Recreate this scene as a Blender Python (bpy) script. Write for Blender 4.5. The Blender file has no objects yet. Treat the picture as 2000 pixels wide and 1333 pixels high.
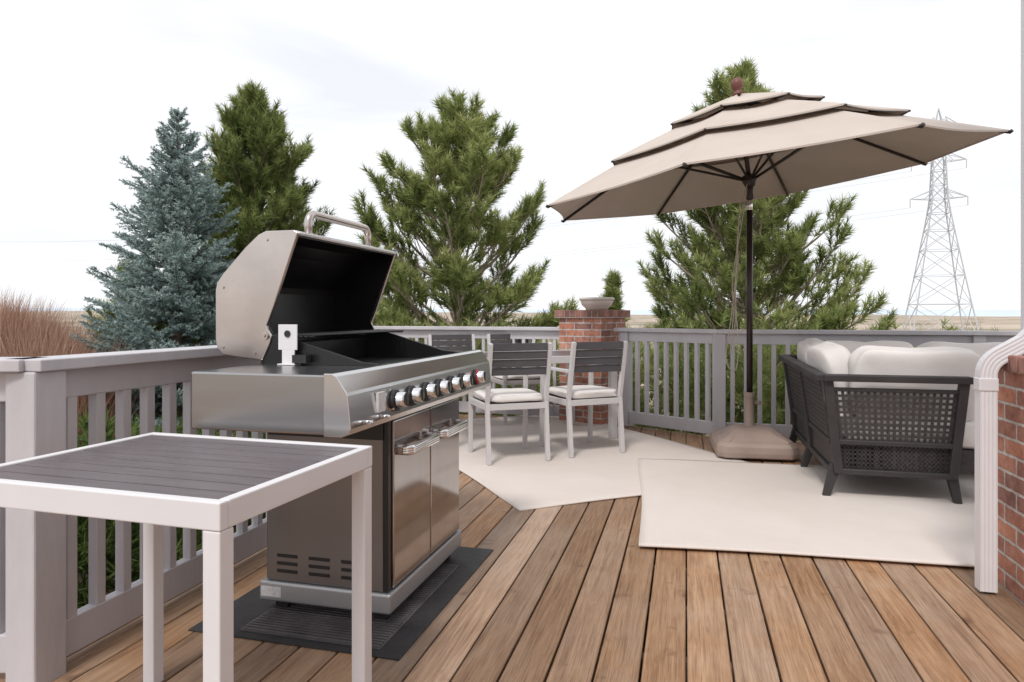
import bpy, math, random
import numpy as np
from mathutils import Vector, Matrix
random.seed(7)
TH=math.radians(-14.3)
CA,SA=math.cos(TH),math.sin(TH)
def L2W(v,u): return (v*CA-u*SA, v*SA+u*CA)
col=bpy.context.scene.collection
# ---------------------------------------------------------------- materials
def newmat(name):
    m=bpy.data.materials.new(name); m.use_nodes=True
    nt=m.node_tree; b=nt.nodes["Principled BSDF"]
    return m,nt,b
def N(nt,t,**k):
    n=nt.nodes.new(t)
    for a,v in k.items(): setattr(n,a,v)
    return n
def ramp(nt,stops):
    r=N(nt,"ShaderNodeValToRGB"); e=r.color_ramp.elements
    while len(e)<len(stops): e.new(0.5)
    for i,(p,c) in enumerate(stops):
        e[i].position=p; e[i].color=(c[0],c[1],c[2],1)
    return r
def simple(name,c,rough=0.6,metal=0.0,var=0.12,scale=6.0,bump=0.05,bscale=60.0,stretch=(1,1,1),rvar=0.0):
    m,nt,b=newmat(name)
    tc=N(nt,"ShaderNodeTexCoord"); mp=N(nt,"ShaderNodeMapping"); mp.inputs["Scale"].default_value=stretch
    nt.links.new(tc.outputs["Object"],mp.inputs[0])
    n=N(nt,"ShaderNodeTexNoise"); n.inputs["Scale"].default_value=scale; n.inputs["Detail"].default_value=5
    nt.links.new(mp.outputs[0],n.inputs[0])
    lo=[max(0,x*(1-var)) for x in c]; hi=[x*(1+var) for x in c]
    r=ramp(nt,[(0.3,lo),(0.7,hi)])
    nt.links.new(n.outputs[0],r.inputs[0]); nt.links.new(r.outputs[0],b.inputs["Base Color"])
    b.inputs["Roughness"].default_value=rough; b.inputs["Metallic"].default_value=metal
    if rvar:
        mr=N(nt,"ShaderNodeMapRange"); mr.inputs[3].default_value=rough-rvar; mr.inputs[4].default_value=rough+rvar
        nt.links.new(n.outputs[0],mr.inputs[0]); nt.links.new(mr.outputs[0],b.inputs["Roughness"])
    if bump:
        n2=N(nt,"ShaderNodeTexNoise"); n2.inputs["Scale"].default_value=bscale; n2.inputs["Detail"].default_value=3
        nt.links.new(mp.outputs[0],n2.inputs[0])
        bp=N(nt,"ShaderNodeBump"); bp.inputs["Strength"].default_value=bump; bp.inputs["Distance"].default_value=0.01
        nt.links.new(n2.outputs[0],bp.inputs["Height"]); nt.links.new(bp.outputs[0],b.inputs["Normal"])
    return m
M={}
M['paint']=simple("gray_paint",(0.545,0.525,0.55),0.55,var=0.09,scale=5,bump=0.3,bscale=35,stretch=(1,1,.3))
M['white_metal']=simple("white_powder_coat",(0.73,0.715,0.73),0.45,var=0.02,bump=0.02)
M['chair_metal']=simple("light_gray_powder_coat",(0.58,0.56,0.56),0.45,var=0.04,bump=0.02)
M['slat']=simple("dark_gray_slat",(0.115,0.092,0.10),0.34,var=0.18,scale=8,bump=0.16,bscale=50,stretch=(1,8,8))
M['slat2']=simple("charcoal_slat",(0.075,0.07,0.076),0.5,var=0.15,bump=0.08)
M['steel']=simple("brushed_steel",(0.64,0.63,0.63),0.22,metal=1,var=0.02,scale=2,bump=0.006,bscale=40,stretch=(1,1,20),rvar=0.03)
M['steel_shelf']=simple("satin_steel",(0.40,0.395,0.40),0.25,metal=1,var=0.06,scale=2,bump=0.006,bscale=40,stretch=(1,1,12),rvar=0.05)
M['steel_side']=simple("gray_painted_steel",(0.22,0.205,0.20),0.33,metal=0.75,var=0.06,scale=3,bump=0.01)
M['steel_lid']=simple("champagne_steel",(0.58,0.52,0.485),0.26,metal=1,var=0.12,scale=5,bump=0.025,bscale=25,rvar=0.09)
M['steel_door']=simple("dark_mirror_steel",(0.42,0.40,0.395),0.10,metal=1,var=0.04,scale=2,bump=0.008,bscale=10,stretch=(1,8,1))
M['chrome']=simple("chrome",(0.80,0.80,0.81),0.12,metal=1,var=0.02,bump=0)
M['base_steel']=simple("base_gray",(0.42,0.43,0.45),0.35,metal=0.6,var=0.04,bump=0.02)
M['black']=simple("black_enamel",(0.012,0.012,0.013),0.33,var=0.3,bump=0.03)
M['blackm']=simple("black_plastic",(0.02,0.02,0.022),0.5,var=0.2,bump=0.05)
M['red']=simple("red_ring",(0.42,0.01,0.03),0.35,var=0.05,bump=0)
M['mat']=simple("rubber_mat",(0.032,0.03,0.032),0.6,var=0.4,scale=7,bump=0.3)
M['mat2']=simple("ribbed_rubber",(0.12,0.11,0.115),0.6,var=0.3,scale=9,bump=0.2)
M['cushion']=simple("cream_fabric",(0.76,0.72,0.695),0.9,var=0.02,scale=3,bump=0.45,bscale=8)
M['graypillow']=simple("gray_fabric",(0.2,0.2,0.21),0.9,bump=0.2)
M['wicker']=simple("wicker",(0.042,0.035,0.034),0.55,var=0.35,scale=40,bump=0.5,bscale=130)
M['sofa_frame']=simple("dark_frame",(0.034,0.03,0.03),0.55,var=0.25,bump=0.1)
M['bronze']=simple("dark_bronze",(0.035,0.025,0.022),0.35,metal=0.3,var=0.2,bump=0)
M['tanplastic']=simple("tan_plastic",(0.35,0.265,0.225),0.6,var=0.1,bump=0.1)
M['finial']=simple("redwood_finial",(0.16,0.055,0.04),0.5,bump=0.1)
M['cord']=simple("cord",(0.45,0.4,0.33),0.9,bump=0)
M['bowl']=simple("stone_bowl",(0.68,0.63,0.58),0.8,var=0.06,bump=0.2)
M['mortar']=simple("mortar",(0.42,0.38,0.34),0.9,var=0.1,bump=0.2)
M['spout']=simple("downspout_paint",(0.74,0.72,0.74),0.45,var=0.03,bump=0.03)
M['siding']=simple("white_siding",(0.78,0.78,0.81),0.6,var=0.03,bump=0.03)
M['bark']=simple("bark",(0.17,0.125,0.095),0.9,var=0.3,scale=10,bump=0.6,bscale=30)
M['bark2']=simple("branch_bark",(0.32,0.26,0.20),0.9,var=0.3,scale=10,bump=0.4,bscale=30)
M['galv']=simple("hazed_galvanised_steel",(0.50,0.52,0.55),0.6,var=0.05,bump=0)  # galvanised gray, kept pale so the colour carries distance haze
M['wire']=simple("wire",(0.5,0.5,0.52),0.6,bump=0)
M['label']=simple("label",(0.6,0.6,0.6),0.5,var=0.15,scale=80,bump=0)
M['haze_ridge']=simple("haze_tinted_ridge",(0.56,0.63,0.72),0.95,var=0.06,scale=0.002,bump=0)  # distance haze put into the base colour of the far ridge
def fabric_canopy():
    m,nt,b=newmat("canopy_fabric")
    b.inputs["Roughness"].default_value=0.9
    tc=N(nt,"ShaderNodeTexCoord"); n=N(nt,"ShaderNodeTexNoise"); n.inputs["Scale"].default_value=2.5; n.inputs["Detail"].default_value=6
    nt.links.new(tc.outputs["Object"],n.inputs[0])
    r=ramp(nt,[(0.3,(0.59,0.505,0.445)),(0.7,(0.65,0.57,0.505))])
    nt.links.new(n.outputs[0],r.inputs[0]); nt.links.new(r.outputs[0],b.inputs["Base Color"])
    n2=N(nt,"ShaderNodeTexNoise"); n2.inputs["Scale"].default_value=7; nt.links.new(tc.outputs["Object"],n2.inputs[0])
    bp=N(nt,"ShaderNodeBump"); bp.inputs["Strength"].default_value=0.4; bp.inputs["Distance"].default_value=0.02
    nt.links.new(n2.outputs[0],bp.inputs["Height"]); nt.links.new(bp.outputs[0],b.inputs["Normal"])
    t=N(nt,"ShaderNodeBsdfTranslucent"); t.inputs[0].default_value=(0.5,0.36,0.28,1)
    mx=N(nt,"ShaderNodeMixShader"); mx.inputs[0].default_value=0.13
    out=nt.nodes["Material Output"]
    nt.links.new(b.outputs[0],mx.inputs[1]); nt.links.new(t.outputs[0],mx.inputs[2]); nt.links.new(mx.outputs[0],out.inputs[0])
    return m
M['canopy']=fabric_canopy()
def rugmat():
    m,nt,b=newmat("woven_rug"); b.inputs["Roughness"].default_value=0.95
    tc=N(nt,"ShaderNodeTexCoord")
    n=N(nt,"ShaderNodeTexNoise"); n.inputs["Scale"].default_value=1.6; n.inputs["Detail"].default_value=8; n.inputs["Roughness"].default_value=.65
    nt.links.new(tc.outputs["Object"],n.inputs[0])
    r=ramp(nt,[(0.3,(0.675,0.60,0.55)),(0.65,(0.735,0.665,0.615))])
    nt.links.new(n.outputs[0],r.inputs[0]); nt.links.new(r.outputs[0],b.inputs["Base Color"])
    w=N(nt,"ShaderNodeTexWave"); w.inputs["Scale"].default_value=45; w.inputs["Distortion"].default_value=1.0
    nt.links.new(tc.outputs["Object"],w.inputs[0])
    bp=N(nt,"ShaderNodeBump"); bp.inputs["Strength"].default_value=0.25; bp.inputs["Distance"].default_value=0.003
    nt.links.new(w.outputs[0],bp.inputs["Height"]); nt.links.new(bp.outputs[0],b.inputs["Normal"])
    return m
M['rug']=rugmat()
def woodmat():
    m,nt,b=newmat("deck_wood")
    tc=N(nt,"ShaderNodeTexCoord"); at=N(nt,"ShaderNodeAttribute"); at.attribute_name="rnd"
    mul=N(nt,"ShaderNodeMath",operation='MULTIPLY'); mul.inputs[1].default_value=37.0
    nt.links.new(at.outputs["Fac"],mul.inputs[0])
    cx=N(nt,"ShaderNodeCombineXYZ"); nt.links.new(mul.outputs[0],cx.inputs[0]); nt.links.new(mul.outputs[0],cx.inputs[1])
    ad=N(nt,"ShaderNodeVectorMath",operation='ADD'); nt.links.new(tc.outputs["Object"],ad.inputs[0]); nt.links.new(cx.outputs[0],ad.inputs[1])
    mp=N(nt,"ShaderNodeMapping"); mp.inputs["Scale"].default_value=(16,0.8,16); nt.links.new(ad.outputs[0],mp.inputs[0])
    n=N(nt,"ShaderNodeTexNoise"); n.inputs["Scale"].default_value=2.0; n.inputs["Detail"].default_value=11; n.inputs["Roughness"].default_value=0.72; n.inputs["Distortion"].default_value=1.6
    nt.links.new(mp.outputs[0],n.inputs[0])
    r=ramp(nt,[(0.26,(0.15,0.072,0.038)),(0.42,(0.275,0.155,0.086)),(0.56,(0.375,0.228,0.135)),(0.78,(0.49,0.335,0.22))])
    nt.links.new(n.outputs[0],r.inputs[0])
    n3=N(nt,"ShaderNodeTexNoise"); n3.inputs["Scale"].default_value=1.7; n3.inputs["Detail"].default_value=7; n3.inputs["Roughness"].default_value=.65
    nt.links.new(ad.outputs[0],n3.inputs[0])
    r3=ramp(nt,[(0.42,(0,0,0)),(0.72,(1,1,1))]); nt.links.new(n3.outputs[0],r3.inputs[0])
    mg=N(nt,"ShaderNodeMixRGB"); mg.inputs[2].default_value=(0.43,0.325,0.245,1)
    m2=N(nt,"ShaderNodeMath",operation='MULTIPLY'); m2.inputs[1].default_value=0.65; nt.links.new(r3.outputs[0],m2.inputs[0])
    nt.links.new(m2.outputs[0],mg.inputs[0]); nt.links.new(r.outputs[0],mg.inputs[1])
    mp3=N(nt,"ShaderNodeMapping"); mp3.inputs["Scale"].default_value=(120,2.2,60); nt.links.new(ad.outputs[0],mp3.inputs[0])
    n4=N(nt,"ShaderNodeTexNoise"); n4.inputs["Scale"].default_value=2; n4.inputs["Detail"].default_value=5; n4.inputs["Roughness"].default_value=.7; nt.links.new(mp3.outputs[0],n4.inputs[0])
    r4=ramp(nt,[(0.36,(0.62,0.55,0.50)),(0.52,(1.03,1.03,1.03))]); nt.links.new(n4.outputs[0],r4.inputs[0])
    mm=N(nt,"ShaderNodeMixRGB",blend_type='MULTIPLY'); mm.inputs[0].default_value=.85; nt.links.new(mg.outputs[0],mm.inputs[1]); nt.links.new(r4.outputs[0],mm.inputs[2])
    n6=N(nt,"ShaderNodeTexNoise"); n6.inputs["Scale"].default_value=6.5; n6.inputs["Detail"].default_value=3; nt.links.new(ad.outputs[0],n6.inputs[0])
    r6=ramp(nt,[(0.27,(0.5,0.42,0.38)),(0.36,(1,1,1))]); nt.links.new(n6.outputs[0],r6.inputs[0])
    mk=N(nt,"ShaderNodeMixRGB",blend_type='MULTIPLY'); mk.inputs[0].default_value=.8; nt.links.new(mm.outputs[0],mk.inputs[1]); nt.links.new(r6.outputs[0],mk.inputs[2])
    hs=N(nt,"ShaderNodeHueSaturation"); mr=N(nt,"ShaderNodeMapRange"); mr.inputs[3].default_value=0.74; mr.inputs[4].default_value=1.27
    nt.links.new(at.outputs["Fac"],mr.inputs[0]); nt.links.new(mr.outputs[0],hs.inputs["Value"])
    mr2=N(nt,"ShaderNodeMapRange"); mr2.inputs[3].default_value=1.12; mr2.inputs[4].default_value=0.86
    ml=N(nt,"ShaderNodeMath",operation='MULTIPLY'); ml.inputs[1].default_value=7.3; fr_=N(nt,"ShaderNodeMath",operation='FRACT')
    nt.links.new(at.outputs["Fac"],ml.inputs[0]); nt.links.new(ml.outputs[0],fr_.inputs[0])
    nt.links.new(fr_.outputs[0],mr2.inputs[0]); nt.links.new(mr2.outputs[0],hs.inputs["Saturation"])
    nt.links.new(mk.outputs[0],hs.inputs["Color"]); nt.links.new(hs.outputs[0],b.inputs["Base Color"])
    mr5=N(nt,"ShaderNodeMapRange"); mr5.inputs[3].default_value=0.42; mr5.inputs[4].default_value=0.72; nt.links.new(n3.outputs[0],mr5.inputs[0]); nt.links.new(mr5.outputs[0],b.inputs["Roughness"])
    bp=N(nt,"ShaderNodeBump"); bp.inputs["Strength"].default_value=0.35; bp.inputs["Distance"].default_value=0.004
    nt.links.new(n4.outputs[0],bp.inputs["Height"]); nt.links.new(bp.outputs[0],b.inputs["Normal"])
    return m
M['wood']=woodmat()
def brickmat():
    m,nt,b=newmat("red_brick")
    tc=N(nt,"ShaderNodeTexCoord"); sx=N(nt,"ShaderNodeSeparateXYZ"); nt.links.new(tc.outputs["Object"],sx.inputs[0])
    a=N(nt,"ShaderNodeMath",operation='ADD'); nt.links.new(sx.outputs[0],a.inputs[0]); nt.links.new(sx.outputs[1],a.inputs[1])
    c=N(nt,"ShaderNodeCombineXYZ"); nt.links.new(a.outputs[0],c.inputs[0]); nt.links.new(sx.outputs[2],c.inputs[1])
    nz=N(nt,"ShaderNodeTexNoise"); nz.inputs["Scale"].default_value=25; nt.links.new(tc.outputs["Object"],nz.inputs[0])
    sc=N(nt,"ShaderNodeVectorMath",operation='SCALE'); sc.inputs["Scale"].default_value=0.008; nt.links.new(nz.outputs["Color"],sc.inputs[0])
    ad=N(nt,"ShaderNodeVectorMath",operation='ADD'); nt.links.new(c.outputs[0],ad.inputs[0]); nt.links.new(sc.outputs[0],ad.inputs[1])
    br=N(nt,"ShaderNodeTexBrick"); br.inputs["Scale"].default_value=1; br.inputs["Brick Width"].default_value=0.205; br.inputs["Row Height"].default_value=0.068
    br.inputs["Mortar Size"].default_value=0.007; br.inputs["Mortar Smooth"].default_value=0.3; br.inputs["Bias"].default_value=-0.15
    br.inputs["Color1"].default_value=(0.53,0.23,0.15,1); br.inputs["Color2"].default_value=(0.25,0.125,0.105,1); br.inputs["Mortar"].default_value=(0.56,0.51,0.47,1)
    nt.links.new(ad.outputs[0],br.inputs["Vector"])
    n=N(nt,"ShaderNodeTexNoise"); n.inputs["Scale"].default_value=14; n.inputs["Detail"].default_value=8; n.inputs["Roughness"].default_value=.7; nt.links.new(tc.outputs["Object"],n.inputs[0])
    r=ramp(nt,[(0.3,(0.55,0.5,0.5)),(0.52,(1,1,1)),(0.72,(1.3,1.6,1.75))]); nt.links.new(n.outputs[0],r.inputs[0])
    mx=N(nt,"ShaderNodeMixRGB",blend_type='MULTIPLY'); mx.inputs[0].default_value=1
    nt.links.new(br.outputs[0],mx.inputs[1]); nt.links.new(r.outputs[0],mx.inputs[2]); nt.links.new(mx.outputs[0],b.inputs["Base Color"])
    b.inputs["Roughness"].default_value=0.85
    iv=N(nt,"ShaderNodeMath",operation='SUBTRACT'); iv.inputs[0].default_value=1; nt.links.new(br.outputs["Fac"],iv.inputs[1])
    bp=N(nt,"ShaderNodeBump"); bp.inputs["Strength"].default_value=0.8; bp.inputs["Distance"].default_value=0.008
    nt.links.new(iv.outputs[0],bp.inputs["Height"]); nt.links.new(bp.outputs[0],b.inputs["Normal"])
    return m
M['brick']=brickmat()
M['coping']=simple("coping_brick",(0.29,0.145,0.115),0.85,var=0.5,scale=9,bump=0.5,bscale=20)
def foliage(name,stops,trans=0.3):
    m=bpy.data.materials.new(name); m.use_nodes=True; nt=m.node_tree; nt.nodes.remove(nt.nodes["Principled BSDF"])
    at=N(nt,"ShaderNodeAttribute"); at.attribute_name="rnd"
    r=ramp(nt,stops); nt.links.new(at.outputs["Fac"],r.inputs[0])
    d=N(nt,"ShaderNodeBsdfDiffuse"); nt.links.new(r.outputs[0],d.inputs[0])
    t=N(nt,"ShaderNodeBsdfTranslucent"); nt.links.new(r.outputs[0],t.inputs[0])
    mx=N(nt,"ShaderNodeMixShader"); mx.inputs[0].default_value=trans
    nt.links.new(d.outputs[0],mx.inputs[1]); nt.links.new(t.outputs[0],mx.inputs[2]); nt.links.new(mx.outputs[0],nt.nodes["Material Output"].inputs[0])
    return m
M['pine']=foliage("pine_needles",[(0,(0.10,0.135,0.045)),(0.5,(0.29,0.345,0.12)),(1,(0.52,0.54,0.24))],.35)
M['pine_dark']=foliage("dark_pine_needles",[(0,(0.06,0.09,0.03)),(0.5,(0.20,0.25,0.085)),(1,(0.40,0.43,0.16))])
M['spruce']=foliage("blue_spruce_needles",[(0,(0.11,0.165,0.155)),(0.5,(0.30,0.39,0.375)),(1,(0.54,0.64,0.62))])
M['shrub']=foliage("green_leaves",[(0,(0.04,0.06,0.02)),(0.5,(0.10,0.145,0.045)),(1,(0.2,0.26,0.08))])
M['dry']=foliage("dry_twigs",[(0,(0.25,0.12,0.085)),(0.5,(0.45,0.27,0.20)),(1,(0.60,0.44,0.34))])
M['scrub']=foliage("scrub_leaves",[(0,(0.12,0.12,0.07)),(1,(0.33,0.29,0.18))])
# ---------------------------------------------------------------- mesh builder
class MB:
    def __init__(s): s.v=[];s.f=[];s.sm=[]
    def add(s,vs,fs,sm=False):
        o=len(s.v); s.v+= [tuple(x) for x in vs]; s.f+=[tuple(i+o for i in f) for f in fs]; s.sm+=[sm]*len(fs)
    def box(s,lo,hi):
        x0,y0,z0=lo;x1,y1,z1=hi
        s.add([(x0,y0,z0),(x1,y0,z0),(x1,y1,z0),(x0,y1,z0),(x0,y0,z1),(x1,y0,z1),(x1,y1,z1),(x0,y1,z1)],
              [(0,3,2,1),(4,5,6,7),(0,1,5,4),(1,2,6,5),(2,3,7,6),(3,0,4,7)])
    def beam(s,p,q,w,h,w2=None,h2=None,up=(0,0,1)):
        p=Vector(p);q=Vector(q);d=(q-p).normalized();up=Vector(up)
        if abs(d.dot(up))>0.99: up=Vector((0,1,0))
        sd=d.cross(up).normalized(); u=sd.cross(d).normalized()
        w2=w if w2 is None else w2; h2=h if h2 is None else h2
        vs=[]
        for c,a,b in((p,w,h),(q,w2,h2)):
            for i,j in((-1,-1),(1,-1),(1,1),(-1,1)): vs.append(c+sd*(i*a/2)+u*(j*b/2))
        s.add(vs,[(0,1,2,3),(7,6,5,4),(0,4,5,1),(1,5,6,2),(2,6,7,3),(3,7,4,0)])
    def tube(s,pts,r,n=8,cap=True):
        pts=[Vector(p) for p in pts]; k=len(pts); rs=r if isinstance(r,(list,tuple)) else [r]*k
        vs=[];prev=None
        for i in range(k):
            d=(pts[min(i+1,k-1)]-pts[max(i-1,0)]).normalized()
            if prev is None:
                a=Vector((0,0,1)) if abs(d.z)<0.9 else Vector((1,0,0)); sd=d.cross(a).normalized()
            else:
                sd=(prev-d*prev.dot(d)).normalized()
            prev=sd; u=d.cross(sd)
            for j in range(n):
                t=2*math.pi*j/n; vs.append(pts[i]+(sd*math.cos(t)+u*math.sin(t))*rs[i])
        fs=[(i*n+j,i*n+(j+1)%n,(i+1)*n+(j+1)%n,(i+1)*n+j) for i in range(k-1) for j in range(n)]
        s.add(vs,fs,True)
        if cap:
            o=len(s.v)-len(vs)
            s.f.append(tuple(o+j for j in reversed(range(n)))); s.sm.append(False)
            s.f.append(tuple(o+(k-1)*n+j for j in range(n))); s.sm.append(False)
    def prism(s,poly,y0,y1):
        n=len(poly); vs=[(x,y0,z) for x,z in poly]+[(x,y1,z) for x,z in poly]
        s.add(vs,[tuple(range(n)),tuple(reversed(range(n,2*n)))]+[((i+1)%n,i,n+i,n+(i+1)%n) for i in range(n)])
    def lathe(s,prof,c=(0,0,0),n=32):
        vs=[];k=len(prof)
        for r,z in prof:
            for j in range(n):
                t=2*math.pi*j/n; vs.append((c[0]+r*math.cos(t),c[1]+r*math.sin(t),c[2]+z))
        s.add(vs,[(i*n+j,i*n+(j+1)%n,(i+1)*n+(j+1)%n,(i+1)*n+j) for i in range(k-1) for j in range(n)],True)
    def pillow(s,c,sz,M3=None,e=0.38,seed=0,n=30):
        rg=random.Random(seed); ph=[rg.uniform(0,6) for _ in range(4)]
        f=lambda t,e:math.copysign(abs(t)**e,t); vs=[]
        for i in range(n+1):
            a=-math.pi/2+math.pi*i/n
            for j in range(2*n):
                b=math.pi*j/n
                x=f(math.cos(a),e)*f(math.cos(b),e); y=f(math.cos(a),e)*f(math.sin(b),e); z=f(math.sin(a),e)
                w=1+0.03*math.sin(5*x+ph[0]+3*z)+0.03*math.sin(4*z+ph[1]-3*y)+.014*math.sin(11*x+7*z+ph[2])
                p=Vector((x*sz[0]/2*w,y*sz[1]/2*w,z*sz[2]/2*w))
                if M3: p=M3@p
                vs.append(p+Vector(c))
        m=2*n
        s.add(vs,[(i*m+j,i*m+(j+1)%m,(i+1)*m+(j+1)%m,(i+1)*m+j) for i in range(n) for j in range(m)],True)
    def obj(s,name,mat,parent=None,bevel=0,seg=2,loc=(0,0,0),rz=0):
        me=bpy.data.meshes.new(name); me.from_pydata([tuple(v) for v in s.v],[],s.f); me.validate()
        if len(me.polygons)==len(s.sm): me.polygons.foreach_set("use_smooth",s.sm)
        me.materials.append(M[mat]); o=bpy.data.objects.new(name,me); col.objects.link(o)
        import bmesh
        bm=bmesh.new(); bm.from_mesh(me); bmesh.ops.recalc_face_normals(bm,faces=bm.faces); bm.to_mesh(me); bm.free()
        if bevel:
            b=o.modifiers.new("bevel",'BEVEL'); b.width=bevel; b.segments=seg; b.limit_method='ANGLE'; b.angle_limit=math.radians(40)
        o.location=loc; o.rotation_euler=(0,0,rz)
        if parent: o.parent=parent
        return o
def group(name,loc=(0,0,0),rz=0):
    e=bpy.data.objects.new(name,None); col.objects.link(e); e.location=loc; e.rotation_euler=(0,0,rz); e.empty_display_size=0.2
    return e
def smooth(t): t=max(0,min(1,t)); return t*t*(3-2*t)
# ---------------------------------------------------------------- terrain
def gh(x,y):
    r=math.hypot(x,y)
    h=-0.45-1.2*smooth((r-3)/9)-1.5*smooth((r-12)/60)
    h+=0.08*math.sin(x*0.9+1)*math.cos(y*0.7)*smooth((r-3)/5)
    if r>60:
        k=smooth((r-60)/500)
        h+=k*(1.5*math.sin(x/90+1.2)*math.cos(y/130)+ 1.2*math.sin(x/47+y/60))
        k2=smooth((r-900)/2500)
        a=math.atan2(x,y)
        h+=k2*(9*math.sin(a*5+1)+7*math.sin(a*13+2)+ (22 if a<0 else 0)*smooth(-a*3) )
    return h
def terrain():
    mb=MB(); rs=[0.0]; r=1.0
    while r<7000: rs.append(r); r*=1.09
    n=160; vs=[(0,0,gh(0,0))]
    for r in rs[1:]:
        for j in range(n):
            t=2*math.pi*j/n; x=r*math.sin(t);y=r*math.cos(t); vs.append((x,y,gh(x,y)))
    fs=[(0,1+j,1+(j+1)%n) for j in range(n)]
    for i in range(len(rs)-2):
        for j in range(n):
            a=1+i*n+j;b=1+i*n+(j+1)%n; fs.append((a,a+n,b+n,b))
    mb.add(vs,fs,True)
    m,nt,b=newmat("dry_prairie"); b.inputs["Roughness"].default_value=0.95
    tc=N(nt,"ShaderNodeTexCoord")
    n1=N(nt,"ShaderNodeTexNoise"); n1.inputs["Scale"].default_value=0.9; n1.inputs["Detail"].default_value=10; nt.links.new(tc.outputs["Object"],n1.inputs[0])
    r1=ramp(nt,[(0.35,(0.055,0.085,0.025)),(0.45,(0.12,0.085,0.05)),(0.55,(0.20,0.12,0.085)),(0.7,(0.30,0.20,0.14))]); nt.links.new(n1.outputs[0],r1.inputs[0])
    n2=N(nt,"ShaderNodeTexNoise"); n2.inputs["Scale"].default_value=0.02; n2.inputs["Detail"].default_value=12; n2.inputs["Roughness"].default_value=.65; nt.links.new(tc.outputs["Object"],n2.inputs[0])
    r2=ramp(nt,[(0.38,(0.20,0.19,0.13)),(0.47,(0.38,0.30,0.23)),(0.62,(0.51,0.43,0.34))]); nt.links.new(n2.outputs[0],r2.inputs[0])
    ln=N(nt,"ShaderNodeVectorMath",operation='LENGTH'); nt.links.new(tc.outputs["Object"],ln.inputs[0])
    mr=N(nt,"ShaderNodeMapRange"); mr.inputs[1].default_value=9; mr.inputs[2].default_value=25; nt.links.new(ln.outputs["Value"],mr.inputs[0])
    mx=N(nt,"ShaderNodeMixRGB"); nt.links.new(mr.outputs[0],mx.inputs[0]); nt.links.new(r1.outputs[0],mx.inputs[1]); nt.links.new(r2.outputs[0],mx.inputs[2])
    nt.links.new(mx.outputs[0],b.inputs["Base Color"])
    M['terrain']=m
    mb.obj("ground",'terrain')
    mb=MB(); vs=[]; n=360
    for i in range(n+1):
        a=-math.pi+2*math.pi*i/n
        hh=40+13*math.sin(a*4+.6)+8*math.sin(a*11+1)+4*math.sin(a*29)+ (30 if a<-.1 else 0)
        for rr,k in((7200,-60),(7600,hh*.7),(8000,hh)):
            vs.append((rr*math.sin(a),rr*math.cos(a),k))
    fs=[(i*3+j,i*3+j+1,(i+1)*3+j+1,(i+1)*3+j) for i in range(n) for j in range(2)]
    mb.add(vs,fs,True); mb.obj("haze_ridge",'haze_ridge')  # far ridge added to stand in for bluish horizon haze
terrain()
# ---------------------------------------------------------------- deck
UM=[(-4.05,7.28),(-0.95,7.10),(0.267,6.38),(6.5,6.38)]
def interp(pts,v):
    if v<=pts[0][0]: return pts[0][1]
    for (a,b),(c,d) in zip(pts,pts[1:]):
        if v<=c: return b+(d-b)*(v-a)/(c-a)
    return pts[-1][1]
def deck():
    me_v=[];me_f=[];rnd=[]
    pitch=0.138;gap=0.007
    def slab(v0,v1,ua0,ua1,ub0,ub1,z0,z1,r):
        o=len(me_v)
        c=0.003
        for z,k in((z0,0),(z1-c,0),(z1,c)):
            me_v.extend([(v0+k,ua0,z),(v1-k,ua1,z),(v1-k,ub1,z),(v0+k,ub0,z)])
        fs=[(0,3,2,1),(8,9,10,11)]
        for a in(0,4):
            for i in range(4): fs.append((a+i,a+(i+1)%4,a+4+(i+1)%4,a+4+i))
        for f in fs: me_f.append(tuple(o+i for i in f)); rnd.append(r)
    v=-4.0
    rg=random.Random(3)
    while v<4.6:
        v0,v1=v+gap/2+rg.uniform(-.001,.001),v+pitch-gap/2+rg.uniform(-.001,.001)
        def umin(x):
            if x>=-1.96: return -2.5
            return 3.2+(x+1.96)*(-4.03/2.05)
        def rng_split(a0,a1,b0,b1):
            cuts=[]; u=-2.5+rg.uniform(3,6)
            if rg.random()<.6:
                while u<min(b0,b1)-1.5:
                    if u>max(a0,a1)+.5 and not (1.2<u<3.4): cuts.append(u)
                    u+=rg.choice([3.6,4.8])
            s0,s1=a0,a1
            for c in cuts:
                slab(v0,v1,s0,s1,c-0.002,c-0.002,-0.03,0,rg.random()); s0=s1=c+0.002
            slab(v0,v1,s0,s1,b0,b1,-0.03,0,rg.random())
        a0,a1=umin(v0),umin(v1)
        if v0<-1.96<v1: a0=a1=-2.5
        rng_split(a0,a1,interp(UM,v0),interp(UM,v1))
        if v1<-1.96:
            ul=lambda x:1.60+0.255*(x+1.9)
            slab(v0,v1,-2.5,-2.5,ul(v0),ul(v1),-0.03,0,rg.random())
        v+=pitch
    me=bpy.data.meshes.new("wooden_deck"); me.from_pydata(me_v,[],me_f)
    at=me.attributes.new("rnd",'FLOAT','FACE'); at.data.foreach_set("value",rnd)
    me.materials.append(M['wood']); o=bpy.data.objects.new("boards",me); col.objects.link(o)
    g=group("wooden_deck",rz=TH); o.parent=g
    mb=MB()
    for u in np.arange(-2.2,6.3,0.41): mb.box((-1.93,u-0.02,-0.22),(4.6,u+0.02,-0.032))
    mb.box((-1.99,-2.5,-0.24),(-1.963,3.2,-0.035))
    mb.obj("joists",'bark',g)
deck()
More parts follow.
